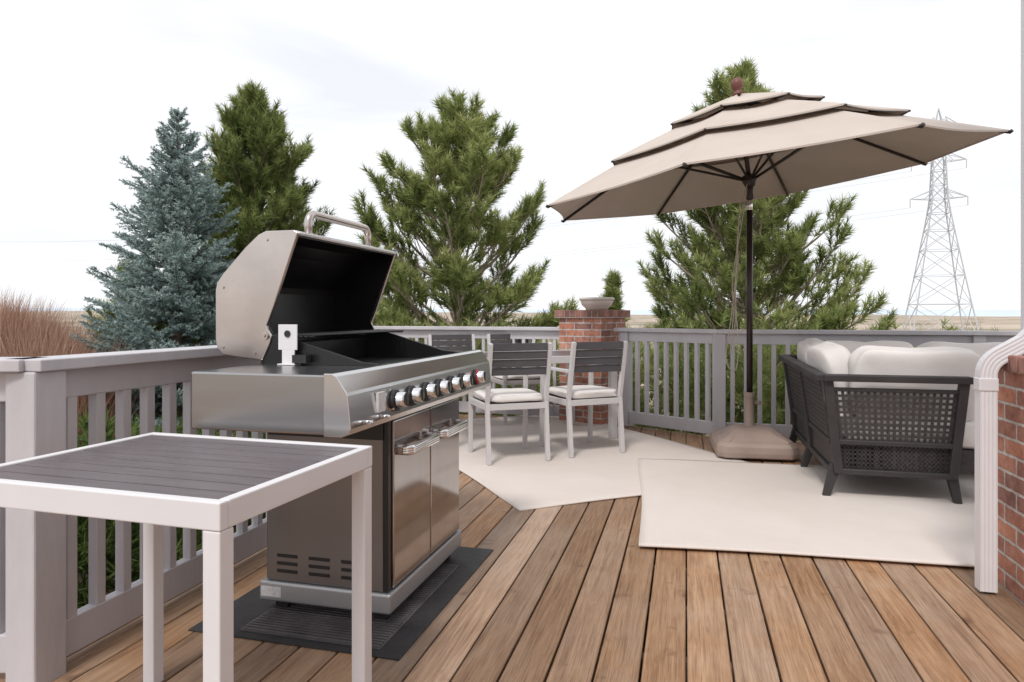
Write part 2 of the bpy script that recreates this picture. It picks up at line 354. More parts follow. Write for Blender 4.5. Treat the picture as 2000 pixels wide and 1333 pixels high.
# ---------------------------------------------------------------- railing
rail=group("deck_railing")
HR=0.968
def section(P,Q,name,capend=0.0):
    P=Vector((P[0],P[1],0));Q=Vector((Q[0],Q[1],0)); d=(Q-P).normalized()
    L=(Q-P).length; Z=Vector((0,0,1)); mb=MB()
    mb.beam(P+Z*(HR-0.018)-d*capend,Q+Z*(HR-0.018)+d*capend,0.145,0.036)
    mb.beam(P+Z*(HR-0.083),Q+Z*(HR-0.083),0.042,0.092)
    mb.beam(P+Z*0.085,Q+Z*0.085,0.042,0.115)
    o=mb.obj(name,'paint',rail,bevel=0.004)
    mb=MB(); k=max(1,int(round(L/0.113)))
    for i in range(1,k):
        c=P+d*(L*i/k)
        mb.beam(c+Z*0.135,c+Z*(HR-0.122),0.036,0.036,up=tuple(d))
    mb.obj(name+"_balusters",'paint',rail,bevel=0.003)
def post(p,name,w=0.11,rz=TH,top=HR-0.037):
    mb=MB(); mb.box((-w/2,-w/2,-0.4),(w/2,w/2,top)); mb.obj(name,'paint',rail,bevel=0.006,loc=(p[0],p[1],0),rz=rz)
Pa=(-1.435,2.06); Pb=(-1.03,3.65); Pc=(-2.15,8.02); Pd=(1.84,6.07); Pe=L2W(4.4,6.32)
section(Pa,Pb,"rail_1",0.05)
section((-3.4,2.06),Pa,"rail_2",0.0)
section(Pb,Pc,"rail_3",0.03)
section(Pc,(0.56,7.17),"rail_4",0.03)
section((1.08,6.86),Pd,"rail_5",0.02)
section(Pd,Pe,"rail_6",0.03)
for i,p in enumerate((Pa,Pb,Pc,Pd,Pe)): post(p,"post_%d"%i)
post(L2W(2.3,6.32),"post_mid",0.09); post((-0.75,7.61),"post_mid2",0.09); post((-3.3,2.06),"post_l",0.11); post((1.14,6.80),"post_p",0.09,math.radians(-45))
# ---------------------------------------------------------------- brick pillar + bowl
g=group("brick_pillar",(0.84,7.12,0),math.radians(-38))
mb=MB(); mb.box((-.25,-.25,-1.2),(.25,.25,1.07)); mb.obj("shaft",'brick',g,bevel=0.003)
mb=MB()
for i in range(9):
    x0=-.29+i*0.0645
    mb.box((x0+.003,-.29,1.075),(x0+.0615,-0.003,1.147)); mb.box((x0+.003,.003,1.075),(x0+.0615,.29,1.147))
mb.obj("coping",'coping',g,bevel=0.005)
mb=MB(); mb.box((-.285,-.285,1.066),(.285,.285,1.142)); mb.obj("coping_mortar",'mortar',g)
bw=group("planter_bowl",(0.88,7.08,1.147))
mb=MB(); mb.lathe([(0.0,0.0),(0.11,0.0),(0.12,0.02),(0.155,0.05),(0.17,0.09),(0.17,.10),(0.182,0.102),(0.182,0.128),(0.165,0.130),(0.15,0.11),(0.0,0.10)])
mb.obj("bowl",'bowl',bw)
# ---------------------------------------------------------------- house corner
hg=group("brick_house",(0,0,0),TH)
mb=MB(); mb.box((1.245,-3.0,-0.5),(2.6,3.22,0.875)); mb.obj("brick_base",'brick',hg)
mb=MB()
u=3.25
while u>-3.0:
    mb.box((1.215,u-0.060,0.878),(1.345,u,0.942)); u-=0.07
mb.obj("sill_course",'coping',hg,bevel=0.005)
mb=MB(); mb.box((1.222,-3.0,0.8765),(2.6,3.20,0.937)); mb.obj("sill_mortar",'mortar',hg)
mb=MB(); mb.box((1.335,-3.0,0.945),(2.6,3.19,5.2)); mb.obj("white_wall",'siding',hg)
mb=MB(); mb.box((1.318,3.08,0.945),(1.42,3.203,5.2)); mb.obj("corner_trim",'siding',hg,bevel=0.004)
ds=group("downspout",(0,0,0),TH)
def spout(path,w=0.062,h=0.052):
    mb=MB(); pts=[]; n=5; dp=.0015
    for i in range(n*2): pts.append((-w/2+w*i/(n*2-1),-h/2+(dp if i%2 else 0)))
    for i in range(4): pts.append((w/2-(dp if i%2 else 0),-h/2+h*(i+1)/5))
    for i in range(n*2): pts.append((w/2-w*i/(n*2-1),h/2-(dp if i%2 else 0)))
    for i in range(4): pts.append((-w/2+(dp if i%2 else 0),h/2-h*(i+1)/5))
    m=len(pts); vs=[]
    for (c,ang) in path:
        for a,b in pts: vs.append((c[0]+a*math.cos(ang),c[1]+b,c[2]+a*math.sin(ang)))
    fs=[(i*m+j,i*m+(j+1)%m,(i+1)*m+(j+1)%m,(i+1)*m+j) for i in range(len(path)-1) for j in range(m)]
    mb.add(vs,fs,False); return mb
X0=1.150;U0=3.08
path=[((X0,U0,0.012),0),((X0,U0,0.80),0),((X0,U0,0.86),0)]
for i in range(7):
    t=i/6*math.radians(58); r=0.09
    path.append(((X0+r*(1-math.cos(t)),U0,0.86+r*math.sin(t)),-t))
xe,ze=path[-1][0][0],path[-1][0][2]
path.append(((xe+0.085,U0,ze+0.053),-math.radians(58)))
path.append(((xe+0.12,U0,ze+0.09),-math.radians(30)))
path.append(((xe+0.13,U0,ze+0.16),0)); path.append(((xe+0.13,U0,5.0),0))
mb=spout(path); mb.obj("pipe",'spout',ds)
mb=MB(); mb.box((X0-.034,U0-.029,0.80),(X0+.034,U0+.029,0.85)); mb.obj("coupling",'spout',ds,bevel=0.003)
# ---------------------------------------------------------------- rugs
def rug(name,o,e1ang,w,h,z,th=0.008,seed=0):
    nx,ny=60,60; rg=random.Random(seed); ph=[rg.uniform(0,6) for _ in range(4)]
    mb=MB(); vs=[]
    for i in range(nx+1):
        for j in range(ny+1):
            x=w*i/nx;y=h*j/ny
            ex=0.012*math.sin(x*3.3+ph[0]) if j in(0,ny) else 0
            ey=0.012*math.sin(y*2.7+ph[1]) if i in(0,nx) else 0
            zz=z+th+0.002*math.sin(x*5+ph[2])*math.sin(y*4+ph[3])
            vs.append((x+ey,y+ex,zz))
    fs=[(i*(ny+1)+j,(i+1)*(ny+1)+j,(i+1)*(ny+1)+j+1,i*(ny+1)+j+1) for i in range(nx) for j in range(ny)]
    mb.add(vs,fs,True)
    ob=mb.obj(name,'rug',loc=(o[0],o[1],0),rz=e1ang)
    s=ob.modifiers.new("t",'SOLIDIFY'); s.thickness=th; s.offset=-1
    return ob
rug("outdoor_rug",(0.057,3.81),math.radians(24),2.05,3.25,0.002,seed=1)
rug("outdoor_rug",(0.60,3.20),math.radians(-10.5),3.1,1.95,0.014,seed=2)
# ---------------------------------------------------------------- grill
C0=(-0.42,2.38)
gr=group("gas_grill",(C0[0],C0[1],0),math.radians(-15))
G=lambda mb,n,m,bev=0.003,seg=2: mb.obj(n,m,gr,bevel=bev,seg=seg)
mb=MB(); mb.box((-.50,0.0,.127),(-.032,.73,.75)); G(mb,"cabinet",'steel_side',0.006)
mb=MB(); mb.box((-.522,-.012,.055),(.0,.745,.125)); G(mb,"base_frame",'base_steel',0.008,3)
mb=MB(); mb.box((-.032,.002,.128),(-.014,.030,.745)); mb.box((-.031,.03,.128),(-.025,.728,.745)); mb.box((-.49,-.004,.66),(-.03,-.001,.745)); G(mb,"door_frame",'black',0.001)
mb=MB(); mb.box((-.024,.034,.132),(-.006,.376,.725)); mb.box((-.024,.384,.132),(-.006,.726,.725)); G(mb,"doors",'steel_door',0.005,3)
mb=MB()
for y0,y1 in((.07,.345),(.415,.69)):
    z=.615; pts=[(-.01,y0,z)]
    for t in np.linspace(0,90,6): a=math.radians(t); pts.append((.02+.022*math.sin(a)+0.0,y0+.022-.022*math.cos(a),z))
    for t in np.linspace(90,0,6): a=math.radians(t); pts.append((.02+.022*math.sin(a),y1-.022+.022*math.cos(a),z))
    pts.append((-.01,y1,z))
    for dz in(-.008,0,.008): mb.tube([(p[0],p[1],p[2]+dz) for p in pts],.0105,12)
G(mb,"door_handles",'chrome',0)
mb=MB()
for x0 in(-.455,-.325,-.195):
    for z in(.165,.193,.221):
        mb.box((x0,-.0015,z-.0065),(x0+.085,.001,z+.0065))
G(mb,"vent_slots",'black',0.002)
mb=MB(); mb.box((-.512,-.0145,.072),(-.43,-.0115,.108)); mb.box((.0462,-.215,.79),(.056,-.165,.852)); G(mb,"rating_label",'label',0)
mb=MB()
for x in(-.46,-.06):
    for y in(.05,.69):
        mb.tube([(x,y-.014,.027),(x,y+.014,.027)],.026,16); mb.box((x-.012,y-.018,.03),(x+.012,y+.018,.056))
G(mb,"casters",'blackm',0.002)
mb=MB(); mb.box((-.505,-.385,.742),(-.012,-.035,.921)); mb.box((-.505,.795,.742),(-.012,1.03,.921)); G(mb,"side_shelves",'steel_shelf',0.006,3)
mb=MB(); mb.box((-.50,-.032,.745),(-.49,.792,.99)); mb.box((-.49,-.032,.745),(-.04,.792,.80))
side=[(-.49,.80),(-.49,1.02),(-.43,1.03),(-.10,.935),(-.04,.93),(-.04,.80)]
mb.prism(side,-.032,-.018); mb.prism(side,.778,.792)
mb.box((-.052,-.018,.80),(-.04,.778,.915))
G(mb,"firebox",'black',0.002)
mb=MB()
for y in np.arange(-.01,.775,.018): mb.box((-.48,y,.885),(-.055,y+.008,.897))
for x in(-.47,-.27,-.07): mb.box((x,-.016,.878),(x+.012,.776,.886))
for x in np.arange(-.455,-.30,.022): mb.tube([(x,-.01,1.025),(x,.775,1.025)],.0035,6)
for y in(0.0,.38,.765): mb.tube([(-.455,y,1.02),(-.30,y,1.02)],.004,6)
G(mb,"cooking_grates",'blackm',0)
prof=[(-.038,.80),(-.038,.926),(-.008,.926),(.006,.918),(.038,.872),(.042,.862),(.052,.765),(.046,.748),(.02,.738),(-.038,.738)]
mb=MB(); mb.prism(prof,-.388,1.035); G(mb,"control_panel",'steel',0.003)
mb=MB()
for i in range(44):
    y=.05+i*.0165; mb.box((-.030,y,.9255),(-.016,y+.008,.9272))
G(mb,"panel_vents",'black',0)
nrm=Vector((.095,0,.0095)).normalized()
mb1=MB();mb2=MB();mb3=MB()
for i,y in enumerate([-.08+.137*k for k in range(6)]+[.80]):
    c=Vector((.0475,y,.812))
    mb1.tube([c,c+nrm*.012],[.037,.035],28)
    mb2.tube([c+nrm*.012,c+nrm*.018,c+nrm*.040,c+nrm*.044],[.0285,.0265,.0255,.022],28)
    mb1.beam(c+nrm*.0435+Vector((0,0,-.02)),c+nrm*.0435+Vector((0,0,.02)),.008,.004)
    if i==6: mb3.tube([c+nrm*.010,c+nrm*.0165],[.0355,.031],28)
G(mb1,"knob_bezels",'blackm',0);G(mb2,"knobs",'chrome',0);G(mb3,"side_burner_bezel",'red',0)
mb=MB()
for y in(-.31,-.19):
    c=Vector((.048,y,.775)); mb.tube([c,c+Vector((.03,0,0))],.006,10); mb.tube([c+Vector((.03,-.016,0)),c+Vector((.03,.016,0))],.006,10)
mb.tube([(.05,-.10,.79),(.06,-.10,.79)],.008,10); mb.tube([(.05,-.12,.85),(.054,-.12,.85)],.004,10)
G(mb,"igniters",'chrome',0)
outer=[(-.345,1.392),(-.36,1.402),(-.475,1.402),(-.505,1.39),(-.56,1.345),(-.655,1.25),(-.680,1.218),(-.687,1.19),(-.687,1.01),(-.680,.975),(-.655,.952),(-.49,.935)]
inneredge=[(-.458,1.0),(-.452,1.02),(-.468,1.045),(-.472,1.06),(-.443,1.128)]
plate=outer+inneredge
mb=MB(); mb.prism(plate,-.040,-.026); mb.prism(plate,.786,.80); G(mb,"lid_sides",'steel_lid',0.003)
cx,cz=-.50,1.16
def inset(p,d):
    v=Vector((cx-p[0],cz-p[1])); v.normalize(); return (p[0]+v.x*d,p[1]+v.y*d)
def shell(a,b,y0,y1):
    mb=MB(); n=len(a); vs=[]
    for y in(y0,y1):
        for p in a: vs.append((p[0],y,p[1]))
        for p in b: vs.append((p[0],y,p[1]))
    m=2*n; fs=[]
    for i in range(n-1):
        fs+= [(i,i+1,m+i+1,m+i),(n+i,m+n+i,m+n+i+1,n+i+1),(i,n+i,n+i+1,i+1),(m+i,m+i+1,m+n+i+1,m+n+i)]
    fs+=[(0,m,m+n,n),(n-1,2*n-1,m+2*n-1,m+n-1)]
    mb.add(vs,fs); return mb
o2=[inset(p,.008) for p in outer]; o3=[inset(p,.0085) for p in outer]; o4=[inset(p,.016) for p in outer]
mb=shell(outer,o2,-.026,.786); G(mb,"lid_skin",'steel',0)
mb=shell(o3,o4,-.024,.784); G(mb,"lid_liner",'black',0)
mb=MB(); pl=[inset(p,.012) for p in plate]; mb.prism(pl,-.0255,-.020); mb.prism(pl,.780,.7855); G(mb,"lid_side_liner",'black',0)
mb=MB(); pts=[(-.43,.17,1.39)]
for t in np.linspace(0,90,7): a=math.radians(t); pts.append((-.43-.00*t,.17+.04*(1-math.cos(a)),1.455+.04*math.sin(a)))
for t in np.linspace(90,0,7): a=math.radians(t); pts.append((-.43,.67-.04*(1-math.cos(a)),1.455+.04*math.sin(a)))
pts.append((-.43,.67,1.39)); mb.tube(pts,.0155,14); mb.tube([(-.43,.17,1.40),(-.43,.17,1.415)],.022,14); mb.tube([(-.43,.67,1.40),(-.43,.67,1.415)],.022,14)
G(mb,"lid_handle",'steel_lid',0)
mb=MB(); mb.tube([(-.478,-.041,1.025),(-.478,-.049,1.025)],.017,20); mb.tube([(-.478,-.049,1.025),(-.478,-.054,1.025)],.009,6)
for x,z in((-.655,.98),(-.655,1.2),(-.47,1.37),(-.52,.96)): mb.tube([(x,-.041,z),(x,-.044,z)],.005,10)
G(mb,"lid_bolts",'steel_lid',0)
mb=MB(); mb.box((-.41,-.060,.975),(-.335,-.055,1.065)); mb.box((-.395,-.060,.925),(-.345,-.055,.975)); mb.box((-.405,-.075,.922),(-.335,-.033,.926)); G(mb,"hinge_bracket",'white_metal',0.001)
mb=MB(); mb.tube([(-.372,-.0605,1.032),(-.372,-.064,1.032)],.012,16); mb.box((-.345,-.075,.93),(-.29,-.04,.958)); G(mb,"bracket_bolt",'blackm',0)
gm=group("grill_mat",(C0[0],C0[1],0),math.radians(-15))
mb=MB(); mb.box((-.68,-.19,.0015),(.115,.86,.006)); mb.obj("mat_sheet",'mat',gm,bevel=0.001)
mb=MB(); mb.box((-.50,-.15,.0065),(.03,.62,.010))
y=-.145
while y<.61: mb.box((-.495,y,.0102),(.025,y+.008,.0150)); y+=.018
mb.obj("ribbed_panel",'mat2',gm)
# ---------------------------------------------------------------- tables
def slat_table(name,loc,rz,W,D,H,fr,lw,ap,nsl,met='white_metal',along='x'):
    g=group(name,loc,rz); mb=MB(); q=.0026
    mb.box((0,0,H-ap),(W,fr,H)); mb.box((0,D-fr,H-ap),(W,D,H)); mb.box((0,fr,H-ap),(fr,D-fr,H)); mb.box((W-fr,fr,H-ap),(W,D-fr,H))
    mb.obj("frame",met,g,bevel=0.003)
    mb=MB()
    for x in(0.001,W-lw-.001):
        for y in(0.001,D-lw-.001):
            mb.box((x,y,0.0),(x+lw,y+lw,H-ap-.0005))
    mb.obj("legs",met,g,bevel=0.003)
    mb=MB()
    if along=='x':
        p=(D-2*fr)/nsl
        for i in range(nsl): mb.box((fr+.002,fr+i*p+q,H-.022),(W-fr-.002,fr+(i+1)*p-q,H-.003))
    else:
        p=(W-2*fr)/nsl
        for i in range(nsl): mb.box((fr+i*p+q,fr+.002,H-.022),(fr+(i+1)*p-q,D-fr-.002,H-.003))
    mb.obj("slats",'slat',g,bevel=0.002)
    mb=MB(); mb.box((fr,fr,H-.045),(W-fr,D-fr,H-.036)); mb.obj("gap_shade_sheet",'blackm',g)  # black sheet added below the slats so the gaps read dark
    return g
tz=math.radians(-17.0); tw=.74
ox=-.550-tw*math.cos(tz); oy=1.285-tw*math.sin(tz)
slat_table("side_table",(ox,oy,0),tz,tw,.59,.745,.024,.040,.055,9)
da=math.radians(21)
dx,dy=math.cos(da),math.sin(da); fx,fy=-dy,dx
tc=(0.02,6.13)
slat_table("dining_table",(tc[0]-dx*.80-fx*.45,tc[1]-dy*.80-fy*.45,0.011),da,1.60,.90,.735,.045,.06,.06,10,met='chair_metal',along='y')
def chair(loc,rz):
    g=group("dining_chair",loc,rz); mb=MB(); w=.46
    for s in(-1,1):
        x=s*w/2
        mb.beam((x,-.24,0),(x,-.20,.44),.03,.04,up=(0,1,0)); mb.beam((x,-.20,.43),(x,-.285,.88),.03,.035,up=(0,1,0))
        mb.beam((x,.26,0),(x,.24,.645),.03,.04,up=(0,1,0))
        mb.beam((x,-.225,.655),(x,.26,.655),.042,.022)
        mb.beam((x,-.20,.41),(x,.24,.41),.028,.045)
    mb.beam((-w/2,-.205,.41),(w/2,-.205,.41),.03,.045); mb.beam((-w/2,.235,.41),(w/2,.235,.41),.03,.045)
    mb.obj("frame",'chair_metal',g,bevel=0.003)
    mb=MB()
    for i in range(4):
        z=.645+i*.060; y=-.20-(z-.43)/.45*.085
        a=Vector((-w/2+.017,y,z+.027)); b=Vector((w/2-.017,y,z+.027))
        mb.beam(a,b,.016,.056)
    for i in range(7): mb.box((-w/2+.017,-.185+i*.06,.425),(w/2-.017,-.135+i*.06,.436))
    mb.obj("slats",'slat2',g,bevel=0.002)
    mb=MB(); mb.pillow((0,.02,.468),(.455,.46,.062),e=.3,seed=int(loc[0]*100)); mb.obj("seat_cushion",'cushion',g)
def ch(mx,my,ang):
    f=(-math.sin(ang),math.cos(ang)); chair((mx+f[0]*.24,my+f[1]*.24,0.011),ang)
ch(0.05,5.02,math.radians(19)); ch(0.66,5.29,math.radians(24))
ch(-0.62,7.1,math.radians(180+18)); ch(-0.02,7.3,math.radians(180+20))
# ---------------------------------------------------------------- umbrella
UX,UY=1.89,5.43
ug=group("patio_umbrella",(UX,UY,0))
zc=2.155; ta,tb=.1415,.0285
zax=Vector((-ta,-tb,1)).normalized(); xax=Vector((1,0,ta)).normalized(); yax=zax.cross(xax).normalized(); xax=yax.cross(zax)
def T(x,y,z): return Vector((0,0,zc))+xax*x+yax*y+zax*z
R=1.68; phi=-math.radians(32)
angs=[phi-math.radians(45)*k for k in range(8)]
def hprof(r): return .655*(1-r/R)+.02*math.sin(min(1,r/R)*math.pi)
def tier(r0,r1,dz0,dz1,name,lip=0.0,sagk=.022):
    mb=MB(); nr,ns=8,10; vs=[];fs=[]
    for k in range(8):
        a0,a1=angs[k],angs[(k+1)%8]; o=len(vs)
        for i in range(nr+1):
            fi=i/nr; r=r0+(r1-r0)*fi; dz=dz0+(dz1-dz0)*fi
            p0=(r*math.cos(a0),r*math.sin(a0)); p1=(r*math.cos(a1),r*math.sin(a1))
            for j in range(ns+1):
                s=j/ns; x=p0[0]*(1-s)+p1[0]*s; y=p0[1]*(1-s)+p1[1]*s
                sg=math.sin(math.pi*s)
                sc=1-0.02*sg*fi; sag=-sagk*sg*(1-fi*.7)
                vs.append(T(x*sc,y*sc,hprof(r)+dz+sag))
        for i in range(nr):
            for j in range(ns):
                a=o+i*(ns+1)+j; fs.append((a,a+1,a+ns+2,a+ns+1))
        if lip:
            b=len(vs)
            for j in range(ns+1):
                q=vs[o+nr*(ns+1)+j]; vs.append(q-zax*lip)
            for j in range(ns): fs.append((o+nr*(ns+1)+j,o+nr*(ns+1)+j+1,b+j+1,b+j))
    mb.add(vs,fs,False)
    ob=mb.obj(name,'canopy',ug); s=ob.modifiers.new("t",'SOLIDIFY'); s.thickness=.002
tier(.03,.60,.05,.085,"top_canopy",.014); tier(.40,1.13,.022,.05,"middle_canopy",.014); tier(.92,R,0,0,"lower_canopy",.012)
mb=MB()
for a in angs:
    c,s=math.cos(a),math.sin(a)
    pts=[T(r*c,r*s,hprof(r)-.016) for r in(.04,.5,1.0,1.4,R+.01)]
    mb.tube(pts,.012,6)
    mb.tube([T(.04*c,.04*s,.02),T(.78*c,.78*s,hprof(.78)-.03)],.011,6)
    for r,d0 in((.60,.07),(1.13,.035)): mb.tube([T((r-.25)*c,(r-.25)*s,hprof(r-.25)),T((r+.012)*c,(r+.012)*s,hprof(r)+d0)],.008,5)
for rr,dz in((.60,.068),(1.13,.034)):
    for k in range(8):
        a0,a1=angs[k],angs[(k+1)%8]; pts=[]
        for j in range(9):
            s=j/8; sg=math.sin(math.pi*s); sc=1-.02*sg
            x=rr*(math.cos(a0)*(1-s)+math.cos(a1)*s)*sc; y=rr*(math.sin(a0)*(1-s)+math.sin(a1)*s)*sc
            pts.append(T(x*1.001,y*1.001,hprof(rr)+dz-.006*sg))
        mb.tube(pts,.0045,5)
mb.tube([T(0,0,-.04),T(0,0,.0),T(0,0,.05),T(0,0,.06)],[.035,.055,.055,.03],14); mb.tube([T(0,0,.58),T(0,0,.64)],.05,14)
mb.tube([T(0,0,-.06),T(0,0,.64)],.019,12)
mb.tube([(0,0,.47),(0,0,1.93)],.024,16)
mb.tube([(0,0,2.02),(0,0,2.10),T(0,0,.0)],[.03,.03,.022],14)
mb.obj("frame",'bronze',ug)
mb=MB(); mb.tube([(0,0,1.90),(0,0,2.04)],.0225,16); mb.obj("silver_sleeve",'chrome',ug)
mb=MB()
mb.tube([T(0,0,.66+.03),T(0,0,.70),T(0,0,.715),T(0,0,.73),T(0,0,.75),T(0,0,.78),T(0,0,.805),T(0,0,.825),T(0,0,.83)],[.05,.055,.03,.030,.042,.050,.042,.022,.004],18)
mb.obj("finial",'finial',ug)
mb=MB()
for a in angs: mb.tube([T(R*math.cos(a),R*math.sin(a),hprof(R)-.02),T((R+.02)*math.cos(a),(R+.02)*math.sin(a),hprof(R)-.008)],.012,6)
mb.obj("rib_caps",'bronze',ug)
mb=MB()
def fr(z,w,ch):
    return [(-w+ch,-w,z),(w-ch,-w,z),(w,-w+ch,z),(w,w-ch,z),(w-ch,w,z),(-w+ch,w,z),(-w,w-ch,z),(-w,-w+ch,z)]
rings=[(0.0,.295,.06),(.04,.30,.06),(.085,.295,.06),(.11,.275,.055),(.125,.24,.05),(.19,.15,.05),(.20,.11,.04)]
vs=[]
for z,w_,c in rings: vs+=fr(z,w_,c)
fs=[(i*8+j,i*8+(j+1)%8,(i+1)*8+(j+1)%8,(i+1)*8+j) for i in range(len(rings)-1) for j in range(8)]
fs+=[tuple(reversed(range(8))),tuple(range((len(rings)-1)*8,len(rings)*8))]
mb.add(vs,fs)
for i in range(4):
    a=i*math.pi/2+math.pi/4
    mb.beam((.12*math.cos(a),.12*math.sin(a),.175),(.33*math.cos(a),.33*math.sin(a),.10),.07,.05)
mb.obj("weighted_base",'tanplastic',ug,bevel=0.012,seg=3,rz=math.radians(-10),loc=(0,-.06,.022))
mb=MB(); mb.tube([(0,0,.19),(0,0,.22),(0,0,.24),(0,0,.44),(0,0,.45),(0,0,.485)],[.06,.055,.037,.034,.042,.042],20); mb.tube([(.03,-.0,.40),(.085,-.02,.40)],[.009,.016],10); mb.obj("pole_socket",'tanplastic',ug)
mb=MB()
def cord(pts,r=.004):
    P=[Vector(p) for p in pts]; out=[]
    for i in range(len(P)-1):
        p0=P[max(i-1,0)];p1=P[i];p2=P[i+1];p3=P[min(i+2,len(P)-1)]
        for k in range(6):
            t=k/6; out.append(.5*((2*p1)+(-p0+p2)*t+(2*p0-5*p1+4*p2-p3)*t*t+(-p0+3*p1-3*p2+p3)*t**3))
    out.append(P[-1]); mb.tube(out,r,5)
cord([(-.03,-.03,2.13),(-.10,-.05,1.9),(-.12,-.06,1.5),(-.16,-.05,1.1),(-.20,-.04,.75),(-.13,-.05,.66),(-.11,-.06,.85),(-.13,-.06,1.2),(-.11,-.04,1.7),(-.04,-.03,2.1)])
cord([(-.03,-.03,2.10),(-.08,-.04,1.8),(-.15,-.04,1.35),(-.13,-.05,1.05),(-.17,-.05,.80),(-.14,-.05,1.15),(-.10,-.05,1.6)])
mb.obj("pull_cord",'cord',ug)
# ---------------------------------------------------------------- sofa
sg=group("wicker_sofa",(1.88,4.07,0.023),TH)
S=lambda mb,n,m,bev=0.0,seg=2: mb.obj(n,m,sg,bevel=bev,seg=seg)
LX,LY=1.95,1.42
mb=MB()
def splay(x,y,dx_,dy_): mb.beam((x,y,.18),(x+dx_,y+dy_,-.01),.06,.05,.04,.035,up=(0,1,0))
splay(.05,.03,-.06,-.03); splay(.66,.03,.03,-.03); splay(.05,.80,-.06,0); splay(.03,1.36,-.06,.03); splay(1.9,1.36,.03,.03); splay(1.9,.75,.03,-.03)
mb.beam((-.03,-.035,.705),(.745,-.035,.705),.075,.04); mb.beam((.0,-.02,.70),(.06,.0,.14),.05,.05,up=(0,1,0)); mb.beam((.715,-.02,.70),(.66,.0,.14),.05,.05,up=(0,1,0))
mb.beam((.03,-.005,.325),(.69,-.005,.325),.045,.03); mb.beam((.05,0,.15),(.67,0,.15),.045,.035); mb.beam((.01,-.015,.635),(.71,-.015,.635),.035,.022)
mb.beam((-.04,-.06,.705),(-.06,1.46,.735),.075,.04); mb.beam((.035,0,.15),(.035,LY,.15),.045,.035); mb.beam((.02,0,.325),(.02,LY,.325),.035,.03)
mb.beam((-.04,1.44,.73),(.04,1.42,.14),.05,.05,up=(1,0,0)); mb.beam((-.04,.70,.71),(.035,.70,.14),.035,.04,up=(0,1,0))
mb.beam((-.05,1.46,.735),(LX,1.46,.735),.075,.04); mb.beam((.03,1.40,.15),(LX,1.40,.15),.045,.035); mb.beam((LX,1.45,.73),(LX-.04,1.40,.14),.05,.05,up=(0,1,0))
S(mb,"frame",'sofa_frame',0.006)
mb=MB()
def lattice(P,nx,nz,w,th=.006):
    for i in range(nx+1):
        s=i/nx; mb.beam(P(s,0),P(s,1),w,th,up=(0,1,0))
    for j in range(nz+1):
        t=j/nz; mb.beam(P(0,t),P(1,t),th,w)
def Pn(s,t):
    z=.335+.295*t; x0=.045-.035*t; x1=.675+.03*t; return Vector((x0+(x1-x0)*s,-.004-.012*t,z))
lattice(Pn,20,9,.0150)
def Pn2(s,t): return Vector((.06+.60*s,.004,.165+.15*t))
lattice(Pn2,26,6,.0165,.006)
def Pl(s,t): z=.335+.36*t; return Vector((.015-.055*t,.02+1.40*s,z))
def lat2(P,nx,nz,w,th=.006):
    for i in range(nx+1): s=i/nx; mb.beam(P(s,0),P(s,1),th,w,up=(0,1,0)) 
    for j in range(nz+1): t=j/nz; mb.beam(P(0,t),P(1,t),th,w)
lat2(Pl,46,12,.019)
S(mb,"wicker_lattice",'wicker')
mb=MB(); mb.box((.06,.012,.165),(.95,1.38,.30)); mb.box((.95,.62,.165),(LX-.03,1.38,.30)); mb.box((.03,.02,.165),(.045,1.38,.32)); mb.box((.02,1.405,.16),(LX-.02,1.42,.70)); S(mb,"seat_base",'wicker',0.01)
mb=MB()
E=lambda rx,ry,rz_:Matrix.Rotation(rz_,3,'Z')@Matrix.Rotation(ry,3,'Y')@Matrix.Rotation(rx,3,'X')
mb.pillow((.53,.37,.375),(.90,.70,.16),e=.22,seed=1); mb.pillow((.53,1.03,.375),(.90,.64,.16),e=.22,seed=2); mb.pillow((1.45,1.02,.375),(.92,.66,.16),e=.22,seed=3)
mb.pillow((.50,.15,.655),(.70,.17,.44),E(math.radians(8),0,.03),e=.30,seed=4)
mb.pillow((.12,.50,.66),(.20,.46,.44),E(0,math.radians(-8),0.12),e=.45,seed=5)
mb.pillow((.12,1.02,.67),(.20,.52,.44),E(0,math.radians(-8),0),e=.4,seed=6)
mb.pillow((.50,1.30,.66),(.68,.18,.42),E(math.radians(-8),0,0),e=.32,seed=7); mb.pillow((1.20,1.30,.66),(.68,.18,.42),E(math.radians(-8),0,0),e=.32,seed=8); mb.pillow((1.75,1.2,.64),(.42,.18,.40),E(math.radians(-8),0,-.5),e=.45,seed=9)
S(mb,"cushions",'cushion')
mb=MB(); mb.pillow((.86,.36,.53),(.34,.12,.28),E(math.radians(35),0,.3),e=.5,seed=11); S(mb,"throw_pillow",'graypillow')
